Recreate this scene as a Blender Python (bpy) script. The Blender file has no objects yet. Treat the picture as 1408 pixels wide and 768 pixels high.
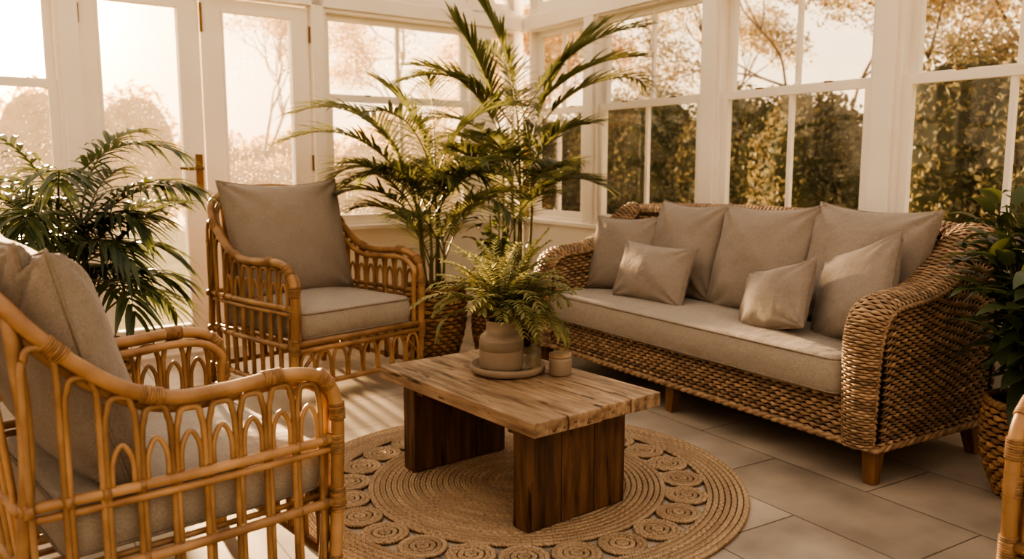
import bpy, math, random
import numpy as np
from mathutils import Vector, Matrix, Euler
random.seed(7); RNG=np.random.default_rng(7)
pi=math.pi
SC=bpy.context.scene

# ---------------------------------------------------------------- materials
def nm(name):
    m=bpy.data.materials.new(name); m.use_nodes=True
    nt=m.node_tree; nt.nodes.clear()
    out=nt.nodes.new('ShaderNodeOutputMaterial')
    return m,nt,out
def L(nt,a,b): nt.links.new(a,b)
def rgba(c): return (c[0],c[1],c[2],1)
def pmat(name,c1,c2,rough=.6,scale=5,stretch=(1,1,1),bump=0,bscale=60,island=0,metal=0,trans=0,transcol=None,detail=4,bstretch=None,lo=.3,hi=.7,spec=.5,cracks=0,bdist=.004,clo=.33,chi=.40):
    m,nt,out=nm(name)
    tc=nt.nodes.new('ShaderNodeTexCoord'); mp=nt.nodes.new('ShaderNodeMapping'); mp.inputs['Scale'].default_value=stretch
    L(nt,tc.outputs['Object'],mp.inputs['Vector'])
    nz=nt.nodes.new('ShaderNodeTexNoise'); nz.inputs['Scale'].default_value=scale; nz.inputs['Detail'].default_value=detail
    vec=mp.outputs[0]
    if island:
        g=nt.nodes.new('ShaderNodeNewGeometry')
        av=nt.nodes.new('ShaderNodeVectorMath'); av.operation='MULTIPLY_ADD'; av.inputs[1].default_value=(37,11,23)
        L(nt,g.outputs['Random Per Island'],av.inputs[0]); L(nt,vec,av.inputs[2]); vec=av.outputs[0]
    L(nt,vec,nz.inputs['Vector'])
    cr=nt.nodes.new('ShaderNodeValToRGB'); cr.color_ramp.elements[0].position=lo; cr.color_ramp.elements[1].position=hi
    cr.color_ramp.elements[0].color=rgba(c1); cr.color_ramp.elements[1].color=rgba(c2)
    L(nt,nz.outputs[0],cr.inputs[0]); col=cr.outputs[0]
    if cracks:
        n3=nt.nodes.new('ShaderNodeTexNoise'); n3.inputs['Scale'].default_value=cracks; n3.inputs['Detail'].default_value=5; L(nt,vec,n3.inputs['Vector'])
        c3=nt.nodes.new('ShaderNodeValToRGB'); c3.color_ramp.elements[0].position=clo; c3.color_ramp.elements[0].color=(.30,.25,.2,1); c3.color_ramp.elements[1].position=chi; c3.color_ramp.elements[1].color=(1,1,1,1)
        L(nt,n3.outputs[0],c3.inputs[0])
        mm=nt.nodes.new('ShaderNodeMix'); mm.data_type='RGBA'; mm.blend_type='MULTIPLY'; mm.inputs[0].default_value=1
        L(nt,col,mm.inputs[6]); L(nt,c3.outputs[0],mm.inputs[7]); col=mm.outputs[2]
    if island:
        mr=nt.nodes.new('ShaderNodeMapRange')
        mr.inputs['To Min'].default_value=1-island; mr.inputs['To Max'].default_value=1+island
        L(nt,g.outputs['Random Per Island'],mr.inputs['Value'])
        hs=nt.nodes.new('ShaderNodeHueSaturation'); L(nt,col,hs.inputs['Color']); L(nt,mr.outputs[0],hs.inputs['Value']); col=hs.outputs[0]
    p=nt.nodes.new('ShaderNodeBsdfPrincipled'); p.inputs['Roughness'].default_value=rough; p.inputs['Metallic'].default_value=metal
    p.inputs['Specular IOR Level'].default_value=spec
    L(nt,col,p.inputs['Base Color'])
    if bump:
        mp2=nt.nodes.new('ShaderNodeMapping'); mp2.inputs['Scale'].default_value=bstretch or stretch
        L(nt,tc.outputs['Object'],mp2.inputs['Vector'])
        n2=nt.nodes.new('ShaderNodeTexNoise'); n2.inputs['Scale'].default_value=bscale; n2.inputs['Detail'].default_value=3
        L(nt,mp2.outputs[0],n2.inputs['Vector'])
        b=nt.nodes.new('ShaderNodeBump'); b.inputs['Strength'].default_value=bump; b.inputs['Distance'].default_value=bdist
        L(nt,n2.outputs[0],b.inputs['Height']); L(nt,b.outputs[0],p.inputs['Normal'])
    if trans:
        t=nt.nodes.new('ShaderNodeBsdfTranslucent')
        if transcol: t.inputs[0].default_value=rgba(transcol)
        else: L(nt,col,t.inputs[0])
        mx=nt.nodes.new('ShaderNodeMixShader'); mx.inputs[0].default_value=trans
        L(nt,p.outputs[0],mx.inputs[1]); L(nt,t.outputs[0],mx.inputs[2]); L(nt,mx.outputs[0],out.inputs[0])
    else: L(nt,p.outputs[0],out.inputs[0])
    return m
def fabric(name,c):
    m,nt,out=nm(name)
    tc=nt.nodes.new('ShaderNodeTexCoord')
    def noise(scale,st,det=2):
        mp=nt.nodes.new('ShaderNodeMapping'); mp.inputs['Scale'].default_value=st; L(nt,tc.outputs['Object'],mp.inputs[0])
        n=nt.nodes.new('ShaderNodeTexNoise'); n.inputs['Scale'].default_value=scale; n.inputs['Detail'].default_value=det
        L(nt,mp.outputs[0],n.inputs['Vector']); return n.outputs[0]
    a=noise(150,(1,7,3)); b=noise(150,(7,1,3)); w=noise(6,(1,1,1),3)
    ad=nt.nodes.new('ShaderNodeMath'); ad.operation='ADD'; L(nt,a,ad.inputs[0]); L(nt,b,ad.inputs[1])
    hv=nt.nodes.new('ShaderNodeMath'); hv.operation='MULTIPLY'; hv.inputs[1].default_value=.5; L(nt,ad.outputs[0],hv.inputs[0])
    cr=nt.nodes.new('ShaderNodeValToRGB'); e=cr.color_ramp.elements; e[0].position=.36; e[1].position=.64
    e[0].color=rgba([x*.76 for x in c]); e[1].color=rgba([min(1,x*1.22) for x in c])
    L(nt,hv.outputs[0],cr.inputs[0])
    p=nt.nodes.new('ShaderNodeBsdfPrincipled'); p.inputs['Roughness'].default_value=.92; p.inputs['Specular IOR Level'].default_value=.2
    p.inputs['Sheen Weight'].default_value=.15; L(nt,cr.outputs[0],p.inputs['Base Color'])
    b1=nt.nodes.new('ShaderNodeBump'); b1.inputs['Strength'].default_value=.3; b1.inputs['Distance'].default_value=.0006; L(nt,hv.outputs[0],b1.inputs['Height'])
    b2=nt.nodes.new('ShaderNodeBump'); b2.inputs['Strength'].default_value=.7; b2.inputs['Distance'].default_value=.03; L(nt,w,b2.inputs['Height']); L(nt,b1.outputs[0],b2.inputs['Normal'])
    L(nt,b2.outputs[0],p.inputs['Normal']); L(nt,p.outputs[0],out.inputs[0])
    return m
def glassmat(name,dust,tint=(1,1,1),refl=.45,speck=.35):
    m,nt,out=nm(name)
    tr=nt.nodes.new('ShaderNodeBsdfTransparent'); tr.inputs[0].default_value=rgba(tint)
    gl=nt.nodes.new('ShaderNodeBsdfGlossy'); gl.inputs['Roughness'].default_value=.02
    lw=nt.nodes.new('ShaderNodeLayerWeight'); lw.inputs[0].default_value=.5
    po=nt.nodes.new('ShaderNodeMath'); po.operation='POWER'; po.inputs[1].default_value=3.5; L(nt,lw.outputs['Facing'],po.inputs[0])
    ma=nt.nodes.new('ShaderNodeMath'); ma.operation='MULTIPLY_ADD'; ma.inputs[1].default_value=refl; ma.inputs[2].default_value=.05; L(nt,po.outputs[0],ma.inputs[0])
    mx=nt.nodes.new('ShaderNodeMixShader'); L(nt,ma.outputs[0],mx.inputs[0]); L(nt,tr.outputs[0],mx.inputs[1]); L(nt,gl.outputs[0],mx.inputs[2])
    last=mx.outputs[0]
    if dust:
        tc=nt.nodes.new('ShaderNodeTexCoord')
        n=nt.nodes.new('ShaderNodeTexNoise'); n.inputs['Scale'].default_value=75; n.inputs['Detail'].default_value=1; L(nt,tc.outputs['Object'],n.inputs['Vector'])
        n2=nt.nodes.new('ShaderNodeTexNoise'); n2.inputs['Scale'].default_value=2.2; L(nt,tc.outputs['Object'],n2.inputs['Vector'])
        r=nt.nodes.new('ShaderNodeMapRange'); r.inputs['From Min'].default_value=.60; r.inputs['From Max'].default_value=.72; r.inputs['To Max'].default_value=speck; L(nt,n.outputs[0],r.inputs['Value'])
        r2=nt.nodes.new('ShaderNodeMapRange'); r2.inputs['From Min'].default_value=.4; r2.inputs['From Max'].default_value=.65; L(nt,n2.outputs[0],r2.inputs['Value'])
        mu=nt.nodes.new('ShaderNodeMath'); mu.operation='MULTIPLY'; L(nt,r.outputs[0],mu.inputs[0]); L(nt,r2.outputs[0],mu.inputs[1])
        ad=nt.nodes.new('ShaderNodeMath'); ad.operation='ADD'; ad.inputs[1].default_value=dust; L(nt,mu.outputs[0],ad.inputs[0])
        tl=nt.nodes.new('ShaderNodeBsdfTranslucent'); tl.inputs[0].default_value=(1,.93,.82,1)
        m2=nt.nodes.new('ShaderNodeMixShader'); L(nt,ad.outputs[0],m2.inputs[0]); L(nt,last,m2.inputs[1]); L(nt,tl.outputs[0],m2.inputs[2]); last=m2.outputs[0]
    L(nt,last,out.inputs[0]); return m

M_white=pmat('painted_white',(.80,.75,.68),(.85,.80,.73),rough=.45,scale=3)
M_fab=fabric('linen_taupe',(.295,.25,.21))
M_fab2=fabric('linen_seat',(.36,.31,.255))
M_pipe=pmat('linen_piping',(.23,.19,.15),(.29,.24,.19),rough=.9,scale=80)
M_rat=pmat('rattan_cane',(.22,.115,.052),(.45,.275,.145),rough=.4,scale=9,bump=.3,bscale=50,island=.22)
M_ratw=pmat('rattan_wrap',(.19,.10,.045),(.34,.20,.10),rough=.45,scale=60,island=.2)
M_wick=pmat('wicker_brown',(.18,.11,.06),(.44,.30,.185),rough=.5,scale=22,bump=.4,bscale=200,island=.3)
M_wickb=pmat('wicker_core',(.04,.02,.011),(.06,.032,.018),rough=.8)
M_bask=pmat('basket_seagrass',(.22,.12,.055),(.40,.24,.12),rough=.7,scale=14,bump=.4,bscale=150,island=.3)
M_bask2=pmat('basket_dark',(.17,.09,.045),(.32,.18,.095),rough=.7,scale=14,bump=.4,bscale=150,island=.3)
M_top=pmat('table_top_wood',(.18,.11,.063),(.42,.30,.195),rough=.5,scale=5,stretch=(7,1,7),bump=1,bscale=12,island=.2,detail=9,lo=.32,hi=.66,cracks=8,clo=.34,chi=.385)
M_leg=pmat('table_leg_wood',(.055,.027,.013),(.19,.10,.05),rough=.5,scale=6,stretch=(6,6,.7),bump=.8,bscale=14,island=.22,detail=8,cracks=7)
M_sleg=pmat('sofa_leg_wood',(.14,.07,.03),(.25,.13,.06),rough=.4,scale=8,stretch=(4,4,1))
M_jute=pmat('jute',(.31,.21,.125),(.50,.365,.235),rough=.9,scale=10,bump=.5,bscale=250,island=.18)
M_leaf=pmat('palm_leaf',(.04,.058,.026),(.115,.135,.06),rough=.38,scale=4,island=.4,trans=.36,transcol=(.32,.32,.13))
M_leafd=pmat('dark_leaf',(.03,.052,.024),(.085,.11,.05),rough=.33,scale=4,island=.35,trans=.28,transcol=(.24,.27,.10))
M_fern=pmat('fern_leaf',(.13,.14,.06),(.27,.265,.125),rough=.5,scale=10,island=.35,trans=.34,transcol=(.46,.42,.18))
M_stem=pmat('stem',(.10,.12,.03),(.22,.18,.07),rough=.5,scale=8)
M_soil=pmat('soil',(.02,.012,.008),(.06,.04,.025),rough=1,scale=60,bump=1)
M_cer=pmat('ceramic_taupe',(.28,.22,.165),(.35,.28,.215),rough=.42,scale=6,bump=.1)
M_cer2=pmat('ceramic_glaze',(.22,.17,.125),(.28,.22,.165),rough=.5,scale=6)
M_tray=pmat('tray_clay',(.27,.205,.15),(.35,.27,.20),rough=.55,scale=8)
M_lid=pmat('cork_lid',(.30,.21,.13),(.40,.29,.19),rough=.8,scale=60)
M_brass=pmat('antique_bronze',(.16,.095,.05),(.22,.14,.07),rough=.35,metal=.9)
M_bark=pmat('bark',(.14,.09,.06),(.22,.15,.10),rough=.9,scale=20)
M_barkh=pmat('bark_far_hazed',(.30,.20,.13),(.38,.26,.17),rough=.9,scale=20)  # distant bark: atmospheric haze put into the pale base colour
M_hfar=pmat('hedge_far_hazed',(.36,.24,.12),(.58,.41,.22),rough=.9,scale=.7,island=.3,trans=.4,transcol=(.72,.47,.23),spec=.1)  # haze painted into the albedo: distant leaves kept pale and warm
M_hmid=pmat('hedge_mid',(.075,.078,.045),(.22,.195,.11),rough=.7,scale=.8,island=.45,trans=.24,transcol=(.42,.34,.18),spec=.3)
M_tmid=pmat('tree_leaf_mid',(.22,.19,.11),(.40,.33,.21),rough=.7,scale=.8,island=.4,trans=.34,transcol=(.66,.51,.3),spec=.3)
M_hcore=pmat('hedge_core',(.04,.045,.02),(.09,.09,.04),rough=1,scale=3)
M_hcoref=pmat('hedge_core_hazed',(.36,.25,.13),(.48,.35,.2),rough=1,scale=3)  # inner mass of far hedges, paled with the same painted haze
M_grass=pmat('lawn',(.27,.23,.10),(.43,.36,.18),rough=.95,scale=3,bump=1,bscale=30)
M_glassL=glassmat('glass_misted',.05,speck=.30)
M_glass=glassmat('glass_clear',.012,speck=.06)
M_jar=glassmat('glass_bottle',.06,(.85,.82,.7),speck=.05)

def floor_mat():
    m,nt,out=nm('stone_tiles')
    tc=nt.nodes.new('ShaderNodeTexCoord'); mp=nt.nodes.new('ShaderNodeMapping'); mp.inputs['Rotation'].default_value=(0,0,pi/2); mp.inputs['Location'].default_value=(.13,.07,0)
    L(nt,tc.outputs['Object'],mp.inputs[0])
    b=nt.nodes.new('ShaderNodeTexBrick'); b.inputs['Scale'].default_value=1; b.inputs['Brick Width'].default_value=.78; b.inputs['Row Height'].default_value=.36
    b.inputs['Mortar Size'].default_value=.0032; b.inputs['Mortar Smooth'].default_value=.4; b.inputs['Bias'].default_value=0
    b.inputs['Color1'].default_value=(.38,.315,.245,1); b.inputs['Color2'].default_value=(.50,.42,.33,1); b.inputs['Mortar'].default_value=(.19,.15,.11,1)
    L(nt,mp.outputs[0],b.inputs['Vector'])
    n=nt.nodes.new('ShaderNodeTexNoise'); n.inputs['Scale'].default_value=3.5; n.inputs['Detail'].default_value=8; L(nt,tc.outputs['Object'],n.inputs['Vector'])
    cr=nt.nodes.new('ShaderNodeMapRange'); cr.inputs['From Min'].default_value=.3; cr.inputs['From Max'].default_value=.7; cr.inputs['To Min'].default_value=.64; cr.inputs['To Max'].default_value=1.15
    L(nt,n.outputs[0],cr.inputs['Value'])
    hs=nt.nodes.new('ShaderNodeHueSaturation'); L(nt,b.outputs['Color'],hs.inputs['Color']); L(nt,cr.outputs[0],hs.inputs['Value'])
    p=nt.nodes.new('ShaderNodeBsdfPrincipled'); L(nt,hs.outputs[0],p.inputs['Base Color'])
    rr=nt.nodes.new('ShaderNodeMapRange'); rr.inputs['To Min'].default_value=.30; rr.inputs['To Max'].default_value=.55; L(nt,n.outputs[0],rr.inputs['Value']); L(nt,rr.outputs[0],p.inputs['Roughness'])
    bp=nt.nodes.new('ShaderNodeBump'); bp.inputs['Strength'].default_value=.6; bp.inputs['Distance'].default_value=.003; bp.invert=True; L(nt,b.outputs['Fac'],bp.inputs['Height'])
    b2=nt.nodes.new('ShaderNodeBump'); b2.inputs['Strength'].default_value=.25; b2.inputs['Distance'].default_value=.004; L(nt,n.outputs[0],b2.inputs['Height']); L(nt,bp.outputs[0],b2.inputs['Normal'])
    L(nt,b2.outputs[0],p.inputs['Normal']); L(nt,p.outputs[0],out.inputs[0]); return m
M_floor=floor_mat()

# ---------------------------------------------------------------- mesh builder (all quads)
class MB:
    def __init__(s): s.v=[]; s.f=[]; s.m=[]; s.n=0
    def add(s,V,F,mat=0):
        V=np.asarray(V,float).reshape(-1,3); F=np.asarray(F,int).reshape(-1,4)
        s.v.append(V); s.f.append(F+s.n); s.m.append(np.full(len(F),mat)); s.n+=len(V)
    def grid(s,G,wm=False,wn=False,mat=0):
        m,n=G.shape[:2]
        i=np.arange(m if wm else m-1); j=np.arange(n if wn else n-1)
        I,J=np.meshgrid(i,j,indexing='ij'); I2=(I+1)%m; J2=(J+1)%n
        F=np.stack([I*n+J,I2*n+J,I2*n+J2,I*n+J2],-1)
        s.add(G.reshape(-1,3),F,mat)
    def box(s,a,b,mat=0,M=None):
        a=np.array(a,float);b=np.array(b,float)
        lo=np.minimum(a,b);hi=np.maximum(a,b)
        V=np.array([[lo[0],lo[1],lo[2]],[hi[0],lo[1],lo[2]],[hi[0],hi[1],lo[2]],[lo[0],hi[1],lo[2]],[lo[0],lo[1],hi[2]],[hi[0],lo[1],hi[2]],[hi[0],hi[1],hi[2]],[lo[0],hi[1],hi[2]]])
        if M is not None: V=np.array([list(M@Vector(v)) for v in V])
        s.add(V,[[0,3,2,1],[4,5,6,7],[0,1,5,4],[1,2,6,5],[2,3,7,6],[3,0,4,7]],mat)
    def obj(s,name,mats,smooth=True,parent=None,bevel=0,clip=None):
        V=np.concatenate(s.v);F=np.concatenate(s.f);Mi=np.concatenate(s.m)
        if clip: V=clip(V)
        me=bpy.data.meshes.new(name)
        me.vertices.add(len(V)); me.vertices.foreach_set('co',V.astype(np.float32).ravel())
        me.loops.add(len(F)*4); me.loops.foreach_set('vertex_index',F.astype(np.int32).ravel())
        me.polygons.add(len(F)); me.polygons.foreach_set('loop_start',(np.arange(len(F))*4).astype(np.int32))
        me.polygons.foreach_set('loop_total',np.full(len(F),4,np.int32))
        me.polygons.foreach_set('material_index',Mi.astype(np.int32))
        me.polygons.foreach_set('use_smooth',np.full(len(F),smooth))
        me.update(calc_edges=True); me.validate()
        for m in mats: me.materials.append(m)
        o=bpy.data.objects.new(name,me); SC.collection.objects.link(o)
        if parent: o.parent=parent
        if bevel:
            b=o.modifiers.new('bevel','BEVEL'); b.width=bevel; b.segments=2; b.limit_method='ANGLE'
        return o
def empty(name,loc=(0,0,0),rz=0,sc=1):
    e=bpy.data.objects.new(name,None); e.location=loc; e.rotation_euler=(0,0,rz); e.scale=(sc,sc,sc); e.empty_display_size=.1
    SC.collection.objects.link(e); return e
def norm(a): return a/np.maximum(np.linalg.norm(a,axis=-1,keepdims=True),1e-9)
def catmull(P,n=8,closed=False):
    P=np.array(P,float)
    Q=np.vstack([P[-1:],P,P[:2]]) if closed else np.vstack([2*P[0]-P[1],P,2*P[-1]-P[-2]])
    out=[];t=np.linspace(0,1,n,endpoint=False)[:,None]
    for i in range(len(Q)-3):
        a,b,c,d=Q[i:i+4]
        out.append(.5*((2*b)+(-a+c)*t+(2*a-5*b+4*c-d)*t**2+(-a+3*b-3*c+d)*t**3))
    R=np.vstack(out)
    return R if closed else np.vstack([R,P[-1:]])
def tube(mb,P,r,k=7,closed=False,mat=0,cap=True):
    P=np.array(P,float); m=len(P)
    r=np.full(m,r) if np.isscalar(r) else np.array(r,float)
    if cap and not closed:
        P=np.vstack([P[:1]-(P[1:2]-P[:1])*1e-3,P,P[-1:]+(P[-1:]-P[-2:-1])*1e-3]); r=np.concatenate([[1e-4],r,[1e-4]]); m+=2
    T=norm((np.roll(P,-1,0)-np.roll(P,1,0)) if closed else np.gradient(P,axis=0))
    N=np.zeros_like(P); a=np.array([0,0,1.]) if abs(T[0][2])<.9 else np.array([1.,0,0])
    n=a-T[0]*a.dot(T[0]); n/=np.linalg.norm(n)
    for i in range(m):
        n=n-T[i]*n.dot(T[i]); n/=max(np.linalg.norm(n),1e-9); N[i]=n
    B=np.cross(T,N); an=np.linspace(0,2*pi,k,endpoint=False)
    G=P[:,None,:]+r[:,None,None]*(np.cos(an)[None,:,None]*N[:,None,:]+np.sin(an)[None,:,None]*B[:,None,:])
    mb.grid(G,wm=closed,wn=True,mat=mat)
def weave(mb,S,nrows,nst,amp=.0045,th=.0045,mat=0,spp=5,fill=.60,md=.22):
    u=np.linspace(0,1,nst*spp+1); an=np.linspace(0,2*pi,6,endpoint=False)
    for j in range(nrows):
        v=(j+.5)/nrows
        P,N=S(u,np.full_like(u,v)); P0,_=S(u,np.full_like(u,v-.5/nrows)); P1,_=S(u,np.full_like(u,v+.5/nrows))
        hr=np.linalg.norm(P1-P0,axis=1)*fill
        N=norm(N); P=P+N*(amp*np.cos(pi*(u*nst+j)))[:,None]
        T=norm(np.gradient(P,axis=0)); B=norm(np.cross(T,N)); N2=np.cross(B,T)
        mod=(1-md+md*np.cos(pi*(u*nst+j)))
        G=P[:,None,:]+(hr*mod)[:,None,None]*np.cos(an)[None,:,None]*B[:,None,:]+th*np.sin(an)[None,:,None]*N2[:,None,:]
        mb.grid(G,wn=True,mat=mat)
def backing(mb,S,off,mat,nu=24,nv=24):
    u,v=np.meshgrid(np.linspace(0,1,nu),np.linspace(0,1,nv),indexing='ij')
    P,N=S(u.ravel(),v.ravel()); mb.grid((P-norm(N)*off).reshape(nu,nv,3),mat=mat)
def lathe(mb,prof,k=40,mat=0,c=(0,0,0)):
    prof=np.array(prof,float); an=np.linspace(0,2*pi,k,endpoint=False)
    G=np.stack([prof[:,0:1]*np.cos(an)+c[0],prof[:,0:1]*np.sin(an)+c[1],np.repeat(prof[:,1:2],k,1)+c[2]],-1)
    mb.grid(G,wn=True,mat=mat)

# ---------------------------------------------------------------- cushions
def pillow(name,w,h,t,parent,center,normal,roll=0,mat=None,seed=0):
    mb=MB(); n=41; r=np.random.default_rng(seed)
    a=np.linspace(-1,1,n); a=np.sign(a)*(1-(1-abs(a))**1.35)
    U,V=np.meshgrid(a,a,indexing='ij')
    x=U*w/2*(1-.055*(1-V**2)); y=V*h/2*(1-.055*(1-U**2))
    base=np.clip((1-U**2)*(1-V**2),0,1)**.42
    p=r.uniform(0,6,8)
    wr=1+.06*np.sin(3*U+p[0])*np.sin(2.5*V+p[1])+.035*np.sin(7*U*V+p[2])+.035*np.sin(5*(U+V)+p[3])
    cr=np.zeros_like(U)
    for sx in(-1,1):
        for sy in(-1,1):
            d=np.hypot(U-sx,V-sy); th=np.arctan2(V-sy,U-sx)
            cr+=.036*np.exp(-(d/.6)**2)*np.sin(9*th+p[4+sx])*(base>.05)
    cr+=.02*np.exp(-((V+.8)/.25)**2)*np.sin(8*U+p[6])*base
    sag=-.03*h*(1-U**2)*(V>0)*V
    for s in(1,-1):
        z=s*(base*t/2*wr+cr*t*1.3)
        G=np.stack([x,y+sag,z],-1)
        if s<0: G=G[::-1]
        mb.grid(G,mat=0)
    e=[(a_,-1) for a_ in a]+[(1,a_) for a_ in a[1:]]+[(a_,1) for a_ in a[::-1][1:]]+[(-1,a_) for a_ in a[::-1][1:-1]]
    e=np.array(e); ex=e[:,0]*w/2*(1-.055*(1-e[:,1]**2)); ey=e[:,1]*h/2*(1-.055*(1-e[:,0]**2))-.03*h*(1-e[:,0]**2)*(e[:,1]>0)*e[:,1]
    tube(mb,np.stack([ex,ey,0*ex],-1),.0045,6,closed=True,mat=1)
    o=mb.obj(name,[mat or M_fab,M_pipe],parent=parent)
    N=Vector(normal).normalized(); up=Vector((0,0,1)); up=(up-N*up.dot(N)).normalized(); X=up.cross(N)
    R=Matrix((X,up,N)).transposed().to_4x4()@Matrix.Rotation(roll,4,'Z')
    o.matrix_local=Matrix.Translation(center)@R
    return o
def rrect(hw,hd,r,n=8,m=10):
    pts=[]
    C=[(hw-r,hd-r,0),(-hw+r,hd-r,90),(-hw+r,-hd+r,180),(hw-r,-hd+r,270)]
    for i,(cx,cy,a) in enumerate(C):
        for k in range(n+1):
            t=math.radians(a+90*k/n); pts.append((cx+r*math.cos(t),cy+r*math.sin(t)))
        nx=C[(i+1)%4]; t=math.radians(a+90); p0=(cx+r*math.cos(t),cy+r*math.sin(t)); p1=(nx[0]+r*math.cos(t),nx[1]+r*math.sin(t))
        for k in range(1,m): pts.append((p0[0]+(p1[0]-p0[0])*k/m,p0[1]+(p1[1]-p0[1])*k/m))
    return np.array(pts)
def box_cushion(name,w,d,h,parent,center,crown=.018,mat=None,er=.028):
    mb=MB(); top=[]
    for s in(.001,.2,.4,.6,.75,.86): top.append((None,s,h/2+crown*(1-s**3)))
    for k in range(6):
        a=pi/2*k/5; top.append((er*(1-math.sin(a)),1,h/2-er+er*math.cos(a)))
    for zz in(.35,0,-.35): top.append((-.006*(1-abs(zz)),1,zz*(h-2*er)))
    for k in range(6):
        a=pi/2*(1-k/5); top.append((er*(1-math.sin(a)),1,-(h/2-er+er*math.cos(a))))
    for s in(.8,.4,.001): top.append((None,s,-h/2))
    G=[]
    for ins,s,z in top:
        i=er if ins is None else ins
        o=rrect(w/2-i,d/2-i,max(.05-i,.012))*s
        zz=np.full(len(o),z)+.003*np.sin(o[:,0]*19+1)*np.sin(o[:,1]*13)
        G.append(np.column_stack([o,zz]))
    mb.grid(np.array(G)[::-1],wn=True)
    for z in(h/2-er*.45,-h/2+er*.45):
        o=rrect(w/2-er*.12,d/2-er*.12,.05); tube(mb,np.column_stack([o,np.full(len(o),z)]),.0045,6,closed=True,mat=1)
    ob=mb.obj(name,[mat or M_fab2,M_pipe],parent=parent); ob.location=center; return ob

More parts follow.
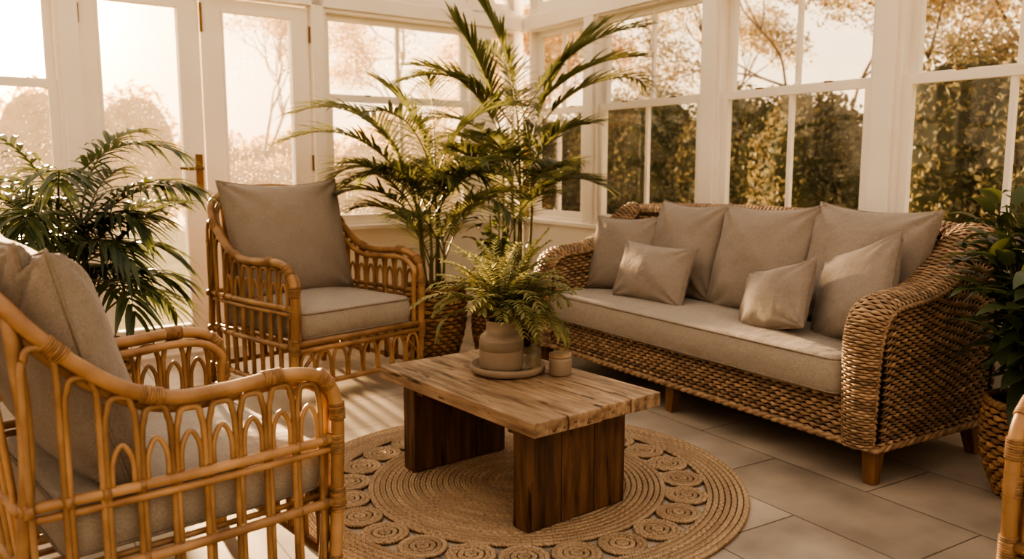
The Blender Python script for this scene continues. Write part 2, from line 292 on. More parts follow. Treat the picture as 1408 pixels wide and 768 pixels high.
# ---------------------------------------------------------------- rattan armchair
def armchair(loc,rz,extra=False,seed=0,sc=1,pw_=.60,pt=.20):
    root=empty('rattan_armchair',loc,rz,sc)
    W=.335
    half=[(W-.005,-.335,0),(W,-.352,.15),(W,-.362,.34),(W,-.366,.48),(W,-.352,.555),(W,-.305,.597),(W,-.22,.61),(W,-.10,.603),(W,.02,.605),(W,.12,.64),(W-.002,.21,.705),(W-.01,.28,.775),(W-.04,.325,.835),(W-.11,.352,.872),(W-.22,.365,.89),(0,.37,.896)]
    full=half+[(-x,y,z) for x,y,z in half[::-1][1:]]
    mb=MB()
    main=catmull(full,6); tube(mb,main,.0165,10)
    inner=[(x*(1-.085),y+ (.018 if z<.55 else 0),z-(.028 if z>.5 else 0)) for x,y,z in full]
    tube(mb,catmull(inner,6),.012,8)
    h=catmull(half,12)
    top=h[h[:,2]>.52]; ys=top[:,1]; zs=top[:,2]; o=np.argsort(ys[6:]); 
    def armz(y): return float(np.interp(y,ys[6:][o],zs[6:][o]))
    for s in(-1,1):
        tube(mb,catmull([(s*(W-.03),.37,0),(s*(W-.02),.345,.2),(s*(W-.015),.315,.44),(s*(W-.02),.305,.6),(s*(W-.035),.315,.81)],6),.015,9)
        for z,r in((.43,.012),(.405,.009),(.27,.012),(.10,.012)):
            tube(mb,catmull([(s*W,-.357,z),(s*(W+.006),0,z),(s*(W-.015),.33,z)],8),r,8)
        n=9; pitch=(.315+.325)/n
        for i in range(n):
            y0=-.325+i*pitch+.005; y1=y0+pitch-.010; yc=(y0+y1)/2; zt=armz(yc)-.024
            st=max(zt-.075,.46)
            xx=s*(W-.002)
            pts=[(xx,y0,.10),(xx,y0,.27),(xx,y0,st),(xx,y0+.006,(st+zt)/2+.012),(xx,yc-.018,zt-.004),(xx,yc,zt),(xx,yc+.018,zt-.004),(xx,y1-.006,(st+zt)/2+.012),(xx,y1,st),(xx,y1,.27),(xx,y1,.10)]
            tube(mb,catmull(pts,4),.0072,7)
            pts=[(xx,yc-.022,.43),(xx,yc-.020,.49),(xx,yc,.525),(xx,yc+.020,.49),(xx,yc+.022,.43)]
            if i<7 : tube(mb,catmull(pts,4),.006,6)
        tube(mb,catmull([(s*W,-.355,.13),(s*(W-.06),-.355,.2),(s*(W-.12),-.355,.26)],4),.008,7)
    yb=lambda z:.325+(z-.4)*.09
    n=8; pw=(2*W-.08)/n
    for i in range(n):
        x0=-W+.04+i*pw+.006; x1=x0+pw-.012; xc=(x0+x1)/2
        zt=.868-.05*(abs(xc)/W)**3
        pts=[(x0,yb(.1),.10),(x0,yb(.3),.3),(x0,yb(.6),.60),(x0+.002,yb(zt-.05),zt-.05),(xc-.018,yb(zt),zt-.006),(xc,yb(zt),zt),(xc+.018,yb(zt),zt-.006),(x1-.002,yb(zt-.05),zt-.05),(x1,yb(.6),.60),(x1,yb(.3),.3),(x1,yb(.1),.10)]
        tube(mb,catmull(pts,3),.0072,7)
    for z,r in((.43,.012),(.27,.012),(.10,.012),(.66,.009)):
        tube(mb,[(-W+.015,yb(z),z),(0,yb(z)+.006,z),(W-.015,yb(z),z)],r,8)
    for z,r in((.285,.014),(.255,.012),(.11,.012)):
        tube(mb,[(-W,-.358,z),(0,-.366,z),(W,-.358,z)],r,8)
    n=8; pw=(2*W-.03)/n
    for i in range(n):
        x0=-W+.015+i*pw+.006; x1=x0+pw-.012; xc=(x0+x1)/2; y=-.361
        pts=[(x0,y,.11),(x0,y,.19),(xc-.02,y,.235),(xc,y,.243),(xc+.02,y,.235),(x1,y,.19),(x1,y,.11)]
        tube(mb,catmull(pts,4),.0072,7)
    for i in range(11):
        x=-W+.03+i*(2*W-.06)/10
        tube(mb,[(x,-.35,.279),(x,.32,.279)],.008,6)
    mb.obj('cane_frame',[M_rat],parent=root)
    mb=MB()
    def wrap_at(path,i0,cnt,r):
        seg=path[i0:i0+2]; d=norm(seg[1]-seg[0])
        for k in range(cnt):
            c=path[i0]+d*(k-cnt/2)*.0058
            tube(mb,[c-d*.0030,c-d*.0012,c+d*.0012,c+d*.0030],[r*.93,r,r,r*.93],9)
    M=len(main)
    for i in(9,18,26,36,50,62,78):
        for j in(i,M-2-i):
            if 0<j<M-2: wrap_at(main,j,8,.0205)
    for s in(-1,1):
        for z in(.11,.27,.42):
            c=np.array([s*W,-.36 if z>.2 else -.348,z]); 
            for k in range(8):
                q=c+np.array([0,0,(k-4)*.0058]); tube(mb,[q-[0,0,.003],q-[0,0,.0012],q+[0,0,.0012],q+[0,0,.003]],[.0195,.0208,.0208,.0195],9)
        n=9; pitch=.64/n
        for i in range(n+1):
            y=-.325+i*pitch
            for z in(.43,.27,.10):
                q=np.array([s*(W-.001),y,z]); tube(mb,[q-[0,.008,0],q-[0,.006,0],q+[0,.006,0],q+[0,.008,0]],[.012,.0155,.0155,.012],8)
    mb.obj('cane_bindings',[M_ratw],parent=root)
    box_cushion('seat_cushion',.605,.60,.125,root,(0,-.05,.3495),mat=M_fab2)
    pillow('back_cushion',pw_,.55,pt,root,(0,.175,.665),(0,-.95,.24),seed=seed)
    if extra: pillow('extra_cushion',.50,.48,.16,root,(.02,.245,.74),(0,-.96,.2),roll=.12,seed=seed+3)
    return root
armchair((1.335,4.05,0),math.radians(16),seed=1,sc=1.09,pw_=.63)
armchair((.27,2.20,0),math.radians(100.5),extra=True,seed=2,pt=.25)
armchair((2.17,.56,0),math.radians(-92),seed=3)

# ---------------------------------------------------------------- wicker sofa
def sofa():
    root=empty('wicker_sofa',(2.5,1.68,0)); Ls=2.12; XB=.665
    mb=MB()
    pts=catmull([(-.0,0,.13),(-.005,0,.30),(-.005,0,.47),(.012,0,.555),(.05,0,.600),(.12,0,.617),(.25,0,.632),(.37,0,.672),(.47,0,.742),(.55,0,.805),(.625,0,.845)],10)
    d=np.concatenate([[0],np.cumsum(np.linalg.norm(np.diff(pts,axis=0),axis=1))]); d/=d[-1]
    Tn=norm(np.gradient(pts,axis=0))
    def path(v):
        v=np.clip(v,0,1)
        x=np.interp(v,d,pts[:,0]); z=np.interp(v,d,pts[:,2]); tx=np.interp(v,d,Tn[:,0]); tz=np.interp(v,d,Tn[:,2]); return x,z,-tz,tx
    tm=pts[25:]
    def topz(x): return np.interp(x,tm[:,0],tm[:,2])
    for s in(0,1):
        ym=(lambda y:y) if s==0 else (lambda y:Ls-y); sg=1 if s==0 else -1
        def roll(u,v):
            x,z,nx,nz=path(v); ph=pi*u; w=.058+.026*np.clip(v*1.6,0,1); b=.040
            P=np.stack([x+nx*b*np.sin(ph)+0*u,ym(.085-w*np.cos(ph)),z+nz*b*np.sin(ph)],-1)
            N=np.stack([nx*np.sin(ph),-sg*np.cos(ph),nz*np.sin(ph)],-1); return P,N
        weave(mb,roll,112,9,amp=.0028,th=.0038); backing(mb,roll,.008,1,16,60)
        def outer(u,v):
            x=.015+u*(XB-.015); zt=topz(np.clip(x,.03,.62))
            z=.13+v*(zt-.13); bul=.012*np.sin(pi*v)
            return np.stack([x,ym(.020-bul*.6+0*x),z],-1),np.stack([0*x,-sg+0*x,0*x],-1)
        weave(mb,outer,36,30,amp=.0042,th=.004,md=.28); backing(mb,outer,.012,1)
        def inn(u,v):
            x=.015+u*.58; zt=topz(np.clip(x,.03,.62)); z=.30+v*(zt-.30)
            return np.stack([x,ym(.150+0*x),z],-1),np.stack([0*x,sg+0*x,0*x],-1)
        weave(mb,inn,20,24,amp=.0045,th=.004,md=.30); backing(mb,inn,.012,1)
        for uu in(0.02,.98):
            v=np.linspace(0,.99,150); P,_=roll(np.full_like(v,uu),v)
            for k in(0,1):
                an=v*170+pi*k; off=np.stack([0*v,.005*np.cos(an),.005*np.sin(an)],-1); tube(mb,P+off,.0062,5)
    def front(u,v):
        y=.12+u*(Ls-.24); z=.13+v*.185; return np.stack([.012+0*y,y,z],-1),np.stack([-1+0*y,0*y,0*y],-1)
    weave(mb,front,12,80,amp=.0045,md=.28); backing(mb,front,.012,1)
    def backin(u,v):
        y=.08+u*(Ls-.16); z=.30+v*.55; x=.50+.09*v; return np.stack([x,y,z],-1),np.stack([-1+0*y,0*y,0*y],-1)
    weave(mb,backin,30,72,amp=.0045,md=.30); backing(mb,backin,.012,1)
    def backout(u,v):
        y=.0+u*Ls; z=.13+v*.72; x=XB+0*v; return np.stack([x,y,z],-1),np.stack([1+0*y,0*y,0*y],-1)
    weave(mb,backout,30,60); backing(mb,backout,.012,1)
    def broll(u,v):
        y=.03+v*(Ls-.06); ph=pi*u; zt=.825+.025*np.sin(pi*np.clip(v,0,1)); edge=np.sqrt(np.clip(1-(np.abs(v-.5)*2)**14,0.02,1))
        return np.stack([.625-.058*np.cos(ph),y,zt*1+.045*edge*np.sin(ph)-(1-edge)*.03],-1),np.stack([-np.cos(ph),0*ph,np.sin(ph)],-1)
    weave(mb,broll,180,7,amp=.0028,th=.004); backing(mb,broll,.008,1,16,60)
    loop=[(-.0,.02),(.0,Ls-.02),(XB-.01,Ls-.01),(XB-.01,.01)]
    P=[]
    for i in range(4):
        a=np.array(loop[i]);b=np.array(loop[(i+1)%4]); n=int(np.linalg.norm(b-a)/.012)
        for k in range(n): q=a+(b-a)*k/n; P.append((q[0],q[1],.132))
    P=np.array(P); an=np.arange(len(P))*.9
    for k in(0,1):
        tube(mb,P+np.stack([.005*np.cos(an+pi*k),.005*np.cos(an+pi*k),.006*np.sin(an+pi*k)],-1),.009,6,closed=True)
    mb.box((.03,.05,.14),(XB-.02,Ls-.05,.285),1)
    mb.obj('wicker_body',[M_wick,M_wickb],parent=root)
    mb=MB()
    for (x,y,dx,dy) in((.045,.06,-.012,-.01),(.045,Ls-.06,-.012,.01),(XB-.05,.06,.03,-.015),(XB-.05,Ls-.06,.03,.015),(.045,Ls*.5,-.012,0),(XB-.05,Ls*.5,.03,0)):
        a,b=.030,.020; V=[]
        for z,w,ox,oy in((0,b,dx,dy),(.15,a,0,0)):
            for sx,sy in((-1,-1),(1,-1),(1,1),(-1,1)): V.append((x+ox+sx*w,y+oy+sy*w,z))
        mb.add(V,[[0,3,2,1],[4,5,6,7],[0,1,5,4],[1,2,6,5],[2,3,7,6],[3,0,4,7]])
    mb.obj('legs',[M_sleg],smooth=False,parent=root,bevel=.003)
    box_cushion('seat_cushion',.565,Ls-.315,.145,root,(.255,Ls/2,.358),crown=.022,mat=M_fab2)
    P=[('back_pillow_a',.50,.48,.19,(.435,1.42,.675),(-.95,.05,.24),0,11),
       ('back_pillow_b',.54,.50,.20,(.42,.92,.675),(-.95,0,.27),.03,12),
       ('back_pillow_c',.56,.50,.20,(.435,.42,.69),(-.95,.03,.27),-.02,13),
       ('square_pillow_a',.42,.40,.16,(.35,1.80,.63),(-.90,-.25,.30),.04,14),
       ('lumbar_pillow_a',.46,.29,.15,(.205,1.40,.575),(-.93,-.08,.32),-.02,15),
       ('lumbar_pillow_b',.40,.28,.15,(.17,.62,.56),(-.88,.25,.36),.28,16),
       ('square_pillow_b',.44,.38,.16,(.27,.33,.615),(-.86,.36,.33),.34,17)]
    for nme,w,h,t,c,no,ro,sd in P: pillow(nme,w,h,t,root,c,no,ro,seed=sd)
sofa()

# ---------------------------------------------------------------- coffee table
RZ=.016
def table():
    root=empty('coffee_table',(1.445,2.345,RZ),math.radians(6.5)); H=.372; T=.046; hw=.262; hl=.43
    mb=MB(); n=4; r=np.random.default_rng(3)
    for i in range(n):
        x0=-hw+i*2*hw/n+.0022; x1=-hw+(i+1)*2*hw/n-.0022; e=r.uniform(-.006,.006,2)
        mb.box((x0,-hl+e[0],H-T+r.uniform(-.001,.001)),(x1,hl+e[1],H+r.uniform(-.0020,.0008)))
    mb.obj('top_planks',[M_top],smooth=False,parent=root,bevel=.004)
    mb=MB()
    for y in(-.30,.33):
        for i in range(3):
            w=.405/3; x0=-.2025+i*w
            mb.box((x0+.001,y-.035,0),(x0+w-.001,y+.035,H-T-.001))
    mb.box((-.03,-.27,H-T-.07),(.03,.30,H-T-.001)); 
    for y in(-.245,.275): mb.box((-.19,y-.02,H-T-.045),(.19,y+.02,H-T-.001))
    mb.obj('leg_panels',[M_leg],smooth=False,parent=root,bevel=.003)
    return root
table()
TZ=RZ+.373
mb=MB(); lathe(mb,[(.0005,.0),(.115,0),(.127,.006),(.131,.028),(.126,.029),(.119,.010),(.0005,.008)],56)
o=mb.obj('serving_tray',[M_tray]); o.location=(1.485,2.43,TZ)
VX,VY=1.455,2.425
mb=MB(); lathe(mb,[(.0005,0),(.062,0),(.070,.006),(.075,.02),(.0755,.105),(.073,.118),(.060,.130),(.053,.137),(.052,.168),(.055,.173),(.052,.175),(.047,.169),(.047,.14),(.0005,.135)],56)
lathe(mb,[(.0756,.074),(.0766,.075),(.0766,.105),(.0756,.106)],56,mat=1)
o=mb.obj('ceramic_vase',[M_cer,M_cer2]); o.location=(VX,VY,TZ+.0095)
mb=MB(); lathe(mb,[(.0005,0),(.034,0),(.038,.004),(.039,.052),(.0375,.061),(.0005,.061)],40); lathe(mb,[(.0005,.0612),(.038,.0612),(.039,.065),(.038,.073),(.01,.075),(.0005,.075)],40,mat=1)
o=mb.obj('lidded_jar',[M_cer,M_lid]); o.location=(1.61,2.295,TZ)
mb=MB(); lathe(mb,[(.0005,0),(.024,0),(.027,.004),(.027,.05),(.022,.065),(.0115,.078),(.0105,.105),(.0125,.108),(.0095,.108),(.0095,.08),(.0005,.07)],32)
o=mb.obj('glass_bottle',[M_jar]); o.location=(1.56,2.385,TZ+.0095)

# ---------------------------------------------------------------- rug
def rug():
    mb=MB(); z0=.0085
    def braid(cx,cy,r,A=.0062,rot=0,pr=.0048):
        n=max(6,round(2*pi*r/.032)); N=n*6; th=np.linspace(0,2*pi,N,endpoint=False); t=th*n
        for k in range(3):
            ph=t+2*pi*k/3; rr=r+A*np.sin(ph)
            x=rr*np.cos(th); y=rr*np.sin(th); c,s=math.cos(rot),math.sin(rot)
            P=np.stack([cx+x*c-y*s,cy+x*s+y*c,z0+.0025*np.sin(2*ph)],-1)
            tube(mb,P,pr,4,closed=True)
    r=.012
    while r<.505: braid(0,0,r); r+=.0195
    nC=24
    for i in range(nC):
        a=2*pi*i/nC; R=.577
        for q in(.011,.030,.049,.064): braid(R*math.cos(a),R*math.sin(a),q,rot=a,A=.005)
    r=.653
    while r<.78: braid(0,0,r); r+=.0195
    o=mb.obj('jute_rug',[M_jute]); o.location=(1.49,2.38,0); return o
rug()

# ---------------------------------------------------------------- plants
def blade(mb,p,d,L_,w,drop,side,mat=0,fold=.35,n=6,base=.15):
    k=np.linspace(0,1,n)[:,None]
    C=p+d*L_*k+np.array([0,0,-1.])*drop*L_*k**2
    T=norm(np.gradient(C,axis=0)); S=norm(np.cross(T,np.array([0,0,1.]))); 
    bad=np.linalg.norm(S,axis=1)<.5; S[bad]=side
    W=(w*np.sin(pi*(base+(1-base)*k)**.8)); W[-1]=.0004
    Nn=np.cross(S,T)
    G=np.stack([C-S*W+Nn*W*fold,C,C+S*W+Nn*W*fold],1)
    mb.grid(G,mat=mat)
def frond(mb,base,az,Lf,e0,droop,nl,ll,w,r,t0=.22,rad=.005,up=.2,ldrop=.35,a0=68,a1=22,pw=1.4,jit=.06,n=16):
    t=np.linspace(0,1,n); el=e0-droop*t**pw
    dr=np.cos(el)*Lf/(n-1); dz=np.sin(el)*Lf/(n-1)
    R=np.concatenate([[0],np.cumsum(dr[:-1])]); Z=np.concatenate([[0],np.cumsum(dz[:-1])])
    azs=az+r.uniform(-.15,.15)*t
    P=np.stack([base[0]+R*np.cos(azs),base[1]+R*np.sin(azs),base[2]+Z],-1)
    tube(mb,P,np.linspace(rad,rad*.25,n),5,mat=1)
    T=norm(np.gradient(P,axis=0)); H=np.array([-math.sin(az),math.cos(az),0])
    for i in range(nl):
        f=(i+.5)/nl; tt=t0+(1-t0)*f
        p=np.array([np.interp(tt,t,P[:,c]) for c in range(3)]); T_=norm(np.array([np.interp(tt,t,T[:,c]) for c in range(3)]))
        al=math.radians(a0+(a1-a0)*f); ln=ll*(math.sin(pi*(.16+.74*f))**.6)
        Nv=np.cross(H,T_); Nv=Nv if Nv[2]>0 else -Nv
        for s in(-1,1):
            d=T_*math.cos(al)+H*s*math.sin(al)+Nv*up+r.normal(0,jit,3); d=d/np.linalg.norm(d)
            blade(mb,p,d,ln*r.uniform(.88,1.08),w,ldrop*r.uniform(.6,1.4),T_)
def basket(name,loc,r0,r1,h,mat,parent,rows=18,nst=34):
    mb=MB()
    def S(u,v):
        a=2*pi*u; r=r0+(r1-r0)*np.sin(np.clip(v,0,1)*pi*.5)+.02*np.sin(pi*np.clip(v,0,1)); 
        return np.stack([r*np.cos(a),r*np.sin(a),.006+v*h],-1),np.stack([np.cos(a),np.sin(a),0*a],-1)
    weave(mb,S,rows,nst,amp=.0055,th=.006,md=.3); 
    backing(mb,S,.01,1,40,8)
    a=np.linspace(0,2*pi,160,endpoint=False)
    for k in(0,1): tube(mb,np.stack([(r1+.006*np.cos(a*40+pi*k))*np.cos(a),(r1+.006*np.cos(a*40+pi*k))*np.sin(a),h+.006*np.sin(a*40+pi*k)],-1),.010,6,closed=True)
    lathe(mb,[(.001,h-.04),(r1-.015,h-.04)],32,mat=2); lathe(mb,[(.001,.004),(r0,.004)],32,mat=1)
    o=mb.obj('woven_basket',[mat,M_wickb,M_soil],parent=parent); o.location=loc; return o
def roomclip(loc):
    def f(V):
        V=V.copy(); X=V[:,0]+loc[0]; Y=V[:,1]+loc[1]
        X=np.where(X>3.30,3.30+.02*np.tanh((X-3.30)*2),X)
        ym=5.0168+.098*X-.07; Y=np.where(Y>ym,ym+.02*np.tanh((Y-ym)*2),Y)
        V[:,0]=X-loc[0]; V[:,1]=Y-loc[1]; V[:,2]=np.maximum(V[:,2],.02); return V
    return f
def palm(name,loc,canes,seed,pot,leaf,matl=None,potmat=None):
    # canes: list of (lean_x, lean_y, height, [(azimuth_deg, elevation, droop, length)...])
    r=np.random.default_rng(seed); root=empty(name,loc); mb=MB()
    basket('woven_basket',(0,0,0),pot[0],pot[1],pot[2],potmat or M_bask,root)
    for (cx,cy,hh,frs) in canes:
        a=math.atan2(cy,cx); q=r.uniform(.02,.06); b=np.array([q*math.cos(a),q*math.sin(a),pot[2]-.05])
        tp=np.array([cx,cy,hh]); mid=(b+tp)/2+np.array([r.normal(0,.012),r.normal(0,.012),0])
        tube(mb,catmull([b,mid,tp],8),np.linspace(.011,.006,17),6,mat=1)
        for k,(azd,e,dr,lf) in enumerate(frs):
            frond(mb,tp-np.array([0,0,.03*k]),math.radians(azd+r.uniform(-8,8)),lf,e,dr,leaf['n'],leaf['ll'],leaf['w'],r,up=leaf.get('up',.2),ldrop=leaf.get('ld',.35))
    mb.obj('foliage',[matl or M_leaf,M_stem],parent=root,clip=roomclip(loc))
    return root
def rand_canes(seed,n,h0,h1,fn,e,dr,lf,spread,lean=(0,0)):
    r=np.random.default_rng(seed); out=[]
    for c in range(n):
        a=2*pi*c/n+r.uniform(-.5,.5); q=r.uniform(.3,1)*spread; az0=math.degrees(a)
        frs=[(az0+k*137+r.uniform(-25,25),r.uniform(*e),r.uniform(*dr),r.uniform(*lf)) for k in range(fn)]
        out.append((lean[0]+q*math.cos(a),lean[1]+q*math.sin(a),r.uniform(h0,h1),frs))
    return out
# screen-right direction in world is azimuth about -32 deg, screen-left is about 148 deg
ar=rand_canes(21,6,.50,.88,4,(.85,1.35),(1.0,1.9),(.5,.72),.12,(-.03,0))
ar+=[(-.10,.02,.94,[(150,1.25,1.75,.90),(172,1.05,1.6,.82),(120,1.35,1.5,.85)]),(.02,.0,.98,[(-25,1.3,1.6,.75),(205,1.25,1.6,.75),(60,1.45,.9,.8),(145,1.5,1.0,.78)])]
palm('potted_areca_palm',(2.12,4.29,0),ar,22,(.13,.175,.40),dict(n=30,ll=.28,w=.0078,ld=.25),potmat=M_bask)
kt=rand_canes(33,4,.60,1.15,4,(.7,1.3),(.9,1.6),(.5,.72),.10,(.0,.03))
kt+=[(.0,.0,1.36,[(150,1.45,.7,.86),(-33,1.05,1.1,.98),(-40,.90,1.0,.85),(155,1.0,1.5,.8)]),(.06,-.04,1.24,[(-32,.95,1.5,.92),(100,1.3,.9,.8),(-20,1.35,.8,.85)]),(-.06,.06,1.20,[(160,1.2,1.3,.75),(130,.75,1.3,.7),(170,1.42,.6,.85)])]
palm('potted_kentia_palm',(2.72,4.34,0),kt,34,(.13,.17,.36),dict(n=31,ll=.30,w=.009,ld=.22),potmat=M_bask2)
pl=rand_canes(44,8,.5,.90,5,(.55,1.3),(1.0,2.0),(.38,.60),.14)
pl+=[(-.05,-.05,.94,[(150,1.15,1.6,.6),(-30,1.1,1.7,.6),(-80,.9,1.6,.55)])]
palm('potted_parlor_palm',(.28,3.90,0),pl,45,(.13,.17,.34),dict(n=14,ll=.22,w=.0125,ld=.5),matl=M_leafd)

def fern():
    r=np.random.default_rng(5); mb=MB()
    for i in range(84):
        az=r.uniform(0,2*pi); e=r.uniform(.6,1.5)
        frond(mb,(r.normal(0,.010),r.normal(0,.010),0),az,r.uniform(.22,.36),e,r.uniform(.7,2.1)*(1 if e<1.2 else .7),20,.042,.0056,r,t0=.14,rad=.0018,up=.1,ldrop=.2,a0=75,a1=40,jit=.12)
    for azd in(-40,-25,-55,140):
        frond(mb,(0,0,0),math.radians(azd),.30,.55,2.3,20,.042,.0054,r,t0=.14,rad=.0018,up=.1,ldrop=.2,a0=75,a1=40,jit=.12)
    o=mb.obj('fern',[M_fern,M_stem]); o.location=(VX,VY,TZ+.175)
fern()

def leafy(name,loc,pot,c,rad,n,seed,matl,size=.075,potmat=None,stems=7):
    r=np.random.default_rng(seed); root=empty(name,loc)
    basket('woven_basket',(0,0,0),pot[0],pot[1],pot[2],potmat or M_bask,root,rows=17,nst=40)
    mb=MB()
    for s in range(stems):
        a=2*pi*s/stems+r.uniform(-.4,.4); e=r.uniform(.3,1)
        tip=np.array([c[0]+rad[0]*.8*e*math.cos(a),c[1]+rad[1]*.8*e*math.sin(a),c[2]+rad[2]*r.uniform(-.1,.95)])
        b=np.array([.03*math.cos(a),.03*math.sin(a),pot[2]-.05]); mid=(b+tip)/2+np.array([0,0,.04])
        P=catmull([b,mid,tip],12); tube(mb,P,np.linspace(.008,.003,len(P)),6,mat=1)
        for k in range(n//stems):
            f=r.uniform(.3,1.0); p=P[int(f*(len(P)-1))]+r.normal(0,.05,3)*np.array([1,1,.8])*(rad[0]/.25)
            d=norm(p-np.array([c[0],c[1],c[2]-rad[2]*.6])+r.normal(0,.10,3)); d[2]=d[2]*.5-.05; d=norm(d)
            S=size*r.uniform(.7,1.25)
            tube(mb,[p-d*.03,p],.0015,4,mat=1)
            blade(mb,p,d,S*1.7,S*.42,r.uniform(.2,.7),np.array([1.,0,0]),fold=.25,n=8,base=.06)
    mb.obj('foliage',[matl,M_stem],parent=root,clip=roomclip(loc)); return root
leafy('potted_ficus',(2.88,1.38,0),(.10,.145,.32),(-.03,-.04,.68),(.29,.19,.44),620,9,M_leafd,size=.07,stems=16,potmat=M_bask)
leafy('potted_peperomia',(2.36,3.98,0),(.09,.12,.34),(0,0,.60),(.16,.16,.24),130,10,M_leafd,size=.055,potmat=M_bask2)

# ---------------------------------------------------------------- room shell
CX,CY=3.4,5.35
ea=math.atan2(-.0975,-.9952)
def WM(ox,oy,ang): return Matrix.Translation((ox,oy,0))@Matrix.Rotation(ang,4,'Z')
MBk=WM(CX,CY,ea); OB=-1
MRt=WM(CX,CY,-pi/2); OR=1
lx,ly=CX-4.7*.9952,CY-4.7*.0975
MLf=WM(lx,ly,-pi/2); OL=-1
def wobj(mb,name,M,mats=None,bevel=.003):
    o=mb.obj(name,mats or [M_white],smooth=False,bevel=bevel); o.matrix_world=M; return o
def bx(mb,o,s0,s1,z0,z1,d0,d1,mat=0): mb.box((s0,o*d0,z0),(s1,o*d1,z1),mat)
def pane(mb,o,s0,s1,z0,z1,d,mat=1): mb.add([(s0,o*d,z0),(s1,o*d,z0),(s1,o*d,z1),(s0,o*d,z1)],[[0,1,2,3]],mat)
win_n=[0]; trim_n=[0]
def window(M,o,s0,s1,z0,z1,rail,glass,mull=True,jamb=.022):
    win_n[0]+=1; mb=MB(); f=jamb
    bx(mb,o,s0,s0+f,z0,z1,.0,.10); bx(mb,o,s1-f,s1,z0,z1,.0,.10); bx(mb,o,s0+f,s1-f,z0,z0+f,.0,.10); bx(mb,o,s0+f,s1-f,z1-f,z1,.0,.10)
    def sash(a,b,c,d,d0,bot=.045,topr=.04):
        st=.042
        bx(mb,o,a,a+st,c,d,d0,d0+.032); bx(mb,o,b-st,b,c,d,d0,d0+.032)
        bx(mb,o,a+st,b-st,c,c+bot,d0,d0+.032); bx(mb,o,a+st,b-st,d-topr,d,d0,d0+.032)
        if mull: m=(a+b)/2; bx(mb,o,m-.011,m+.011,c+bot,d-topr,d0+.004,d0+.028)
        pane(mb,o,a+st-.004,b-st+.004,c+bot-.004,d-topr+.004,d0+.0155)
    if rail:
        sash(s0+f,s1-f,z0+f,rail+.018,.022); sash(s0+f,s1-f,rail-.018,z1-f,.058)
        if mull:
            for k in(.28,.72):
                q=s0+(s1-s0)*k; bx(mb,o,q-.018,q+.018,rail+.018,rail+.026,.022,.045,2)
    else: sash(s0+f,s1-f,z0+f,z1-f,.03)
    wobj(mb,'window_%d'%win_n[0],M,[M_white,glass,M_brass],bevel=0)
def trim(M,o,s0,s1,z0,z1,d0,d1,name=None,bevel=.004):
    mb=MB(); bx(mb,o,s0,s1,z0,z1,d0,d1)
    if not name: trim_n[0]+=1; name='trim_%d'%trim_n[0]
    return wobj(mb,name,M,bevel=bevel)
ZS,ZT,ZH,ZC=.70,2.05,2.16,2.62
RP=[.81,1.904,2.977,4.06,5.14,6.2]
RL=6.25
mb=MB(); bx(mb,OR,0,RL,0,ZS-.03,0,.12); bx(mb,OR,0,RL,ZT,ZH,0,.12); bx(mb,OR,0,RL,ZC-.12,ZC,0,.12); wobj(mb,'wall_right',MRt)
trim(MRt,OR,.0,RL,ZS-.03,ZS,-.035,.12); trim(MRt,OR,0,RL,ZT-.01,ZT+.09,-.02,-.001)
trim(MRt,OR,0,RL,0,.13,-.018,-.0005,'baseboard_right')
for i,p in enumerate(RP): trim(MRt,OR,p-.052,p+.052,ZS,ZC-.12,-.018,.12)
prev=.085
for p in RP:
    window(MRt,OR,prev,p-.052,ZS,ZT,1.46,M_glass); window(MRt,OR,prev,p-.052,ZH,ZC-.12,None,M_glass); prev=p+.052
mb=MB(); bx(mb,OB,0,1.60,0,ZS-.03,0,.12); bx(mb,OB,3.04,4.7,0,.37,0,.12); bx(mb,OB,0,4.7,ZT,ZH,0,.12); bx(mb,OB,0,4.7,ZC-.12,ZC,0,.12); wobj(mb,'wall_back',MBk)
trim(MBk,OB,.0,.06,ZS,ZC-.12,-.0,.12); trim(MBk,OB,.30,.45,ZS,ZC-.12,-.0,.12); trim(MBk,OB,1.575,1.655,0,ZC-.12,-.02,.12); trim(MBk,OB,2.955,3.045,0,ZC-.12,-.02,.12)
trim(MBk,OB,0,1.575,ZS-.03,ZS,-.035,.12); trim(MBk,OB,3.045,4.7,.37,.40,-.035,.12)
trim(MBk,OB,0,1.575,0,.13,-.018,-.0005,'baseboard_back'); trim(MBk,OB,0,4.7,ZT,ZT+.09,-.02,-.001)
trim(MBk,OB,4.55,4.7,.40,ZC-.12,-.0,.12)
window(MBk,OB,.06,.30,ZS,ZT,1.51,M_glassL,mull=False)
window(MBk,OB,.45,1.575,ZS,ZT,1.51,M_glassL); window(MBk,OB,3.045,3.80,.40,ZT,1.51,M_glassL,mull=False); window(MBk,OB,3.80,4.55,.40,ZT,1.51,M_glassL,mull=False)
for a,b in((.45,1.575),(1.655,2.955),(3.045,4.55)): window(MBk,OB,a,b,ZH,ZC-.12,None,M_glassL)
window(MBk,OB,.06,.30,ZH,ZC-.12,None,M_glassL,mull=False)
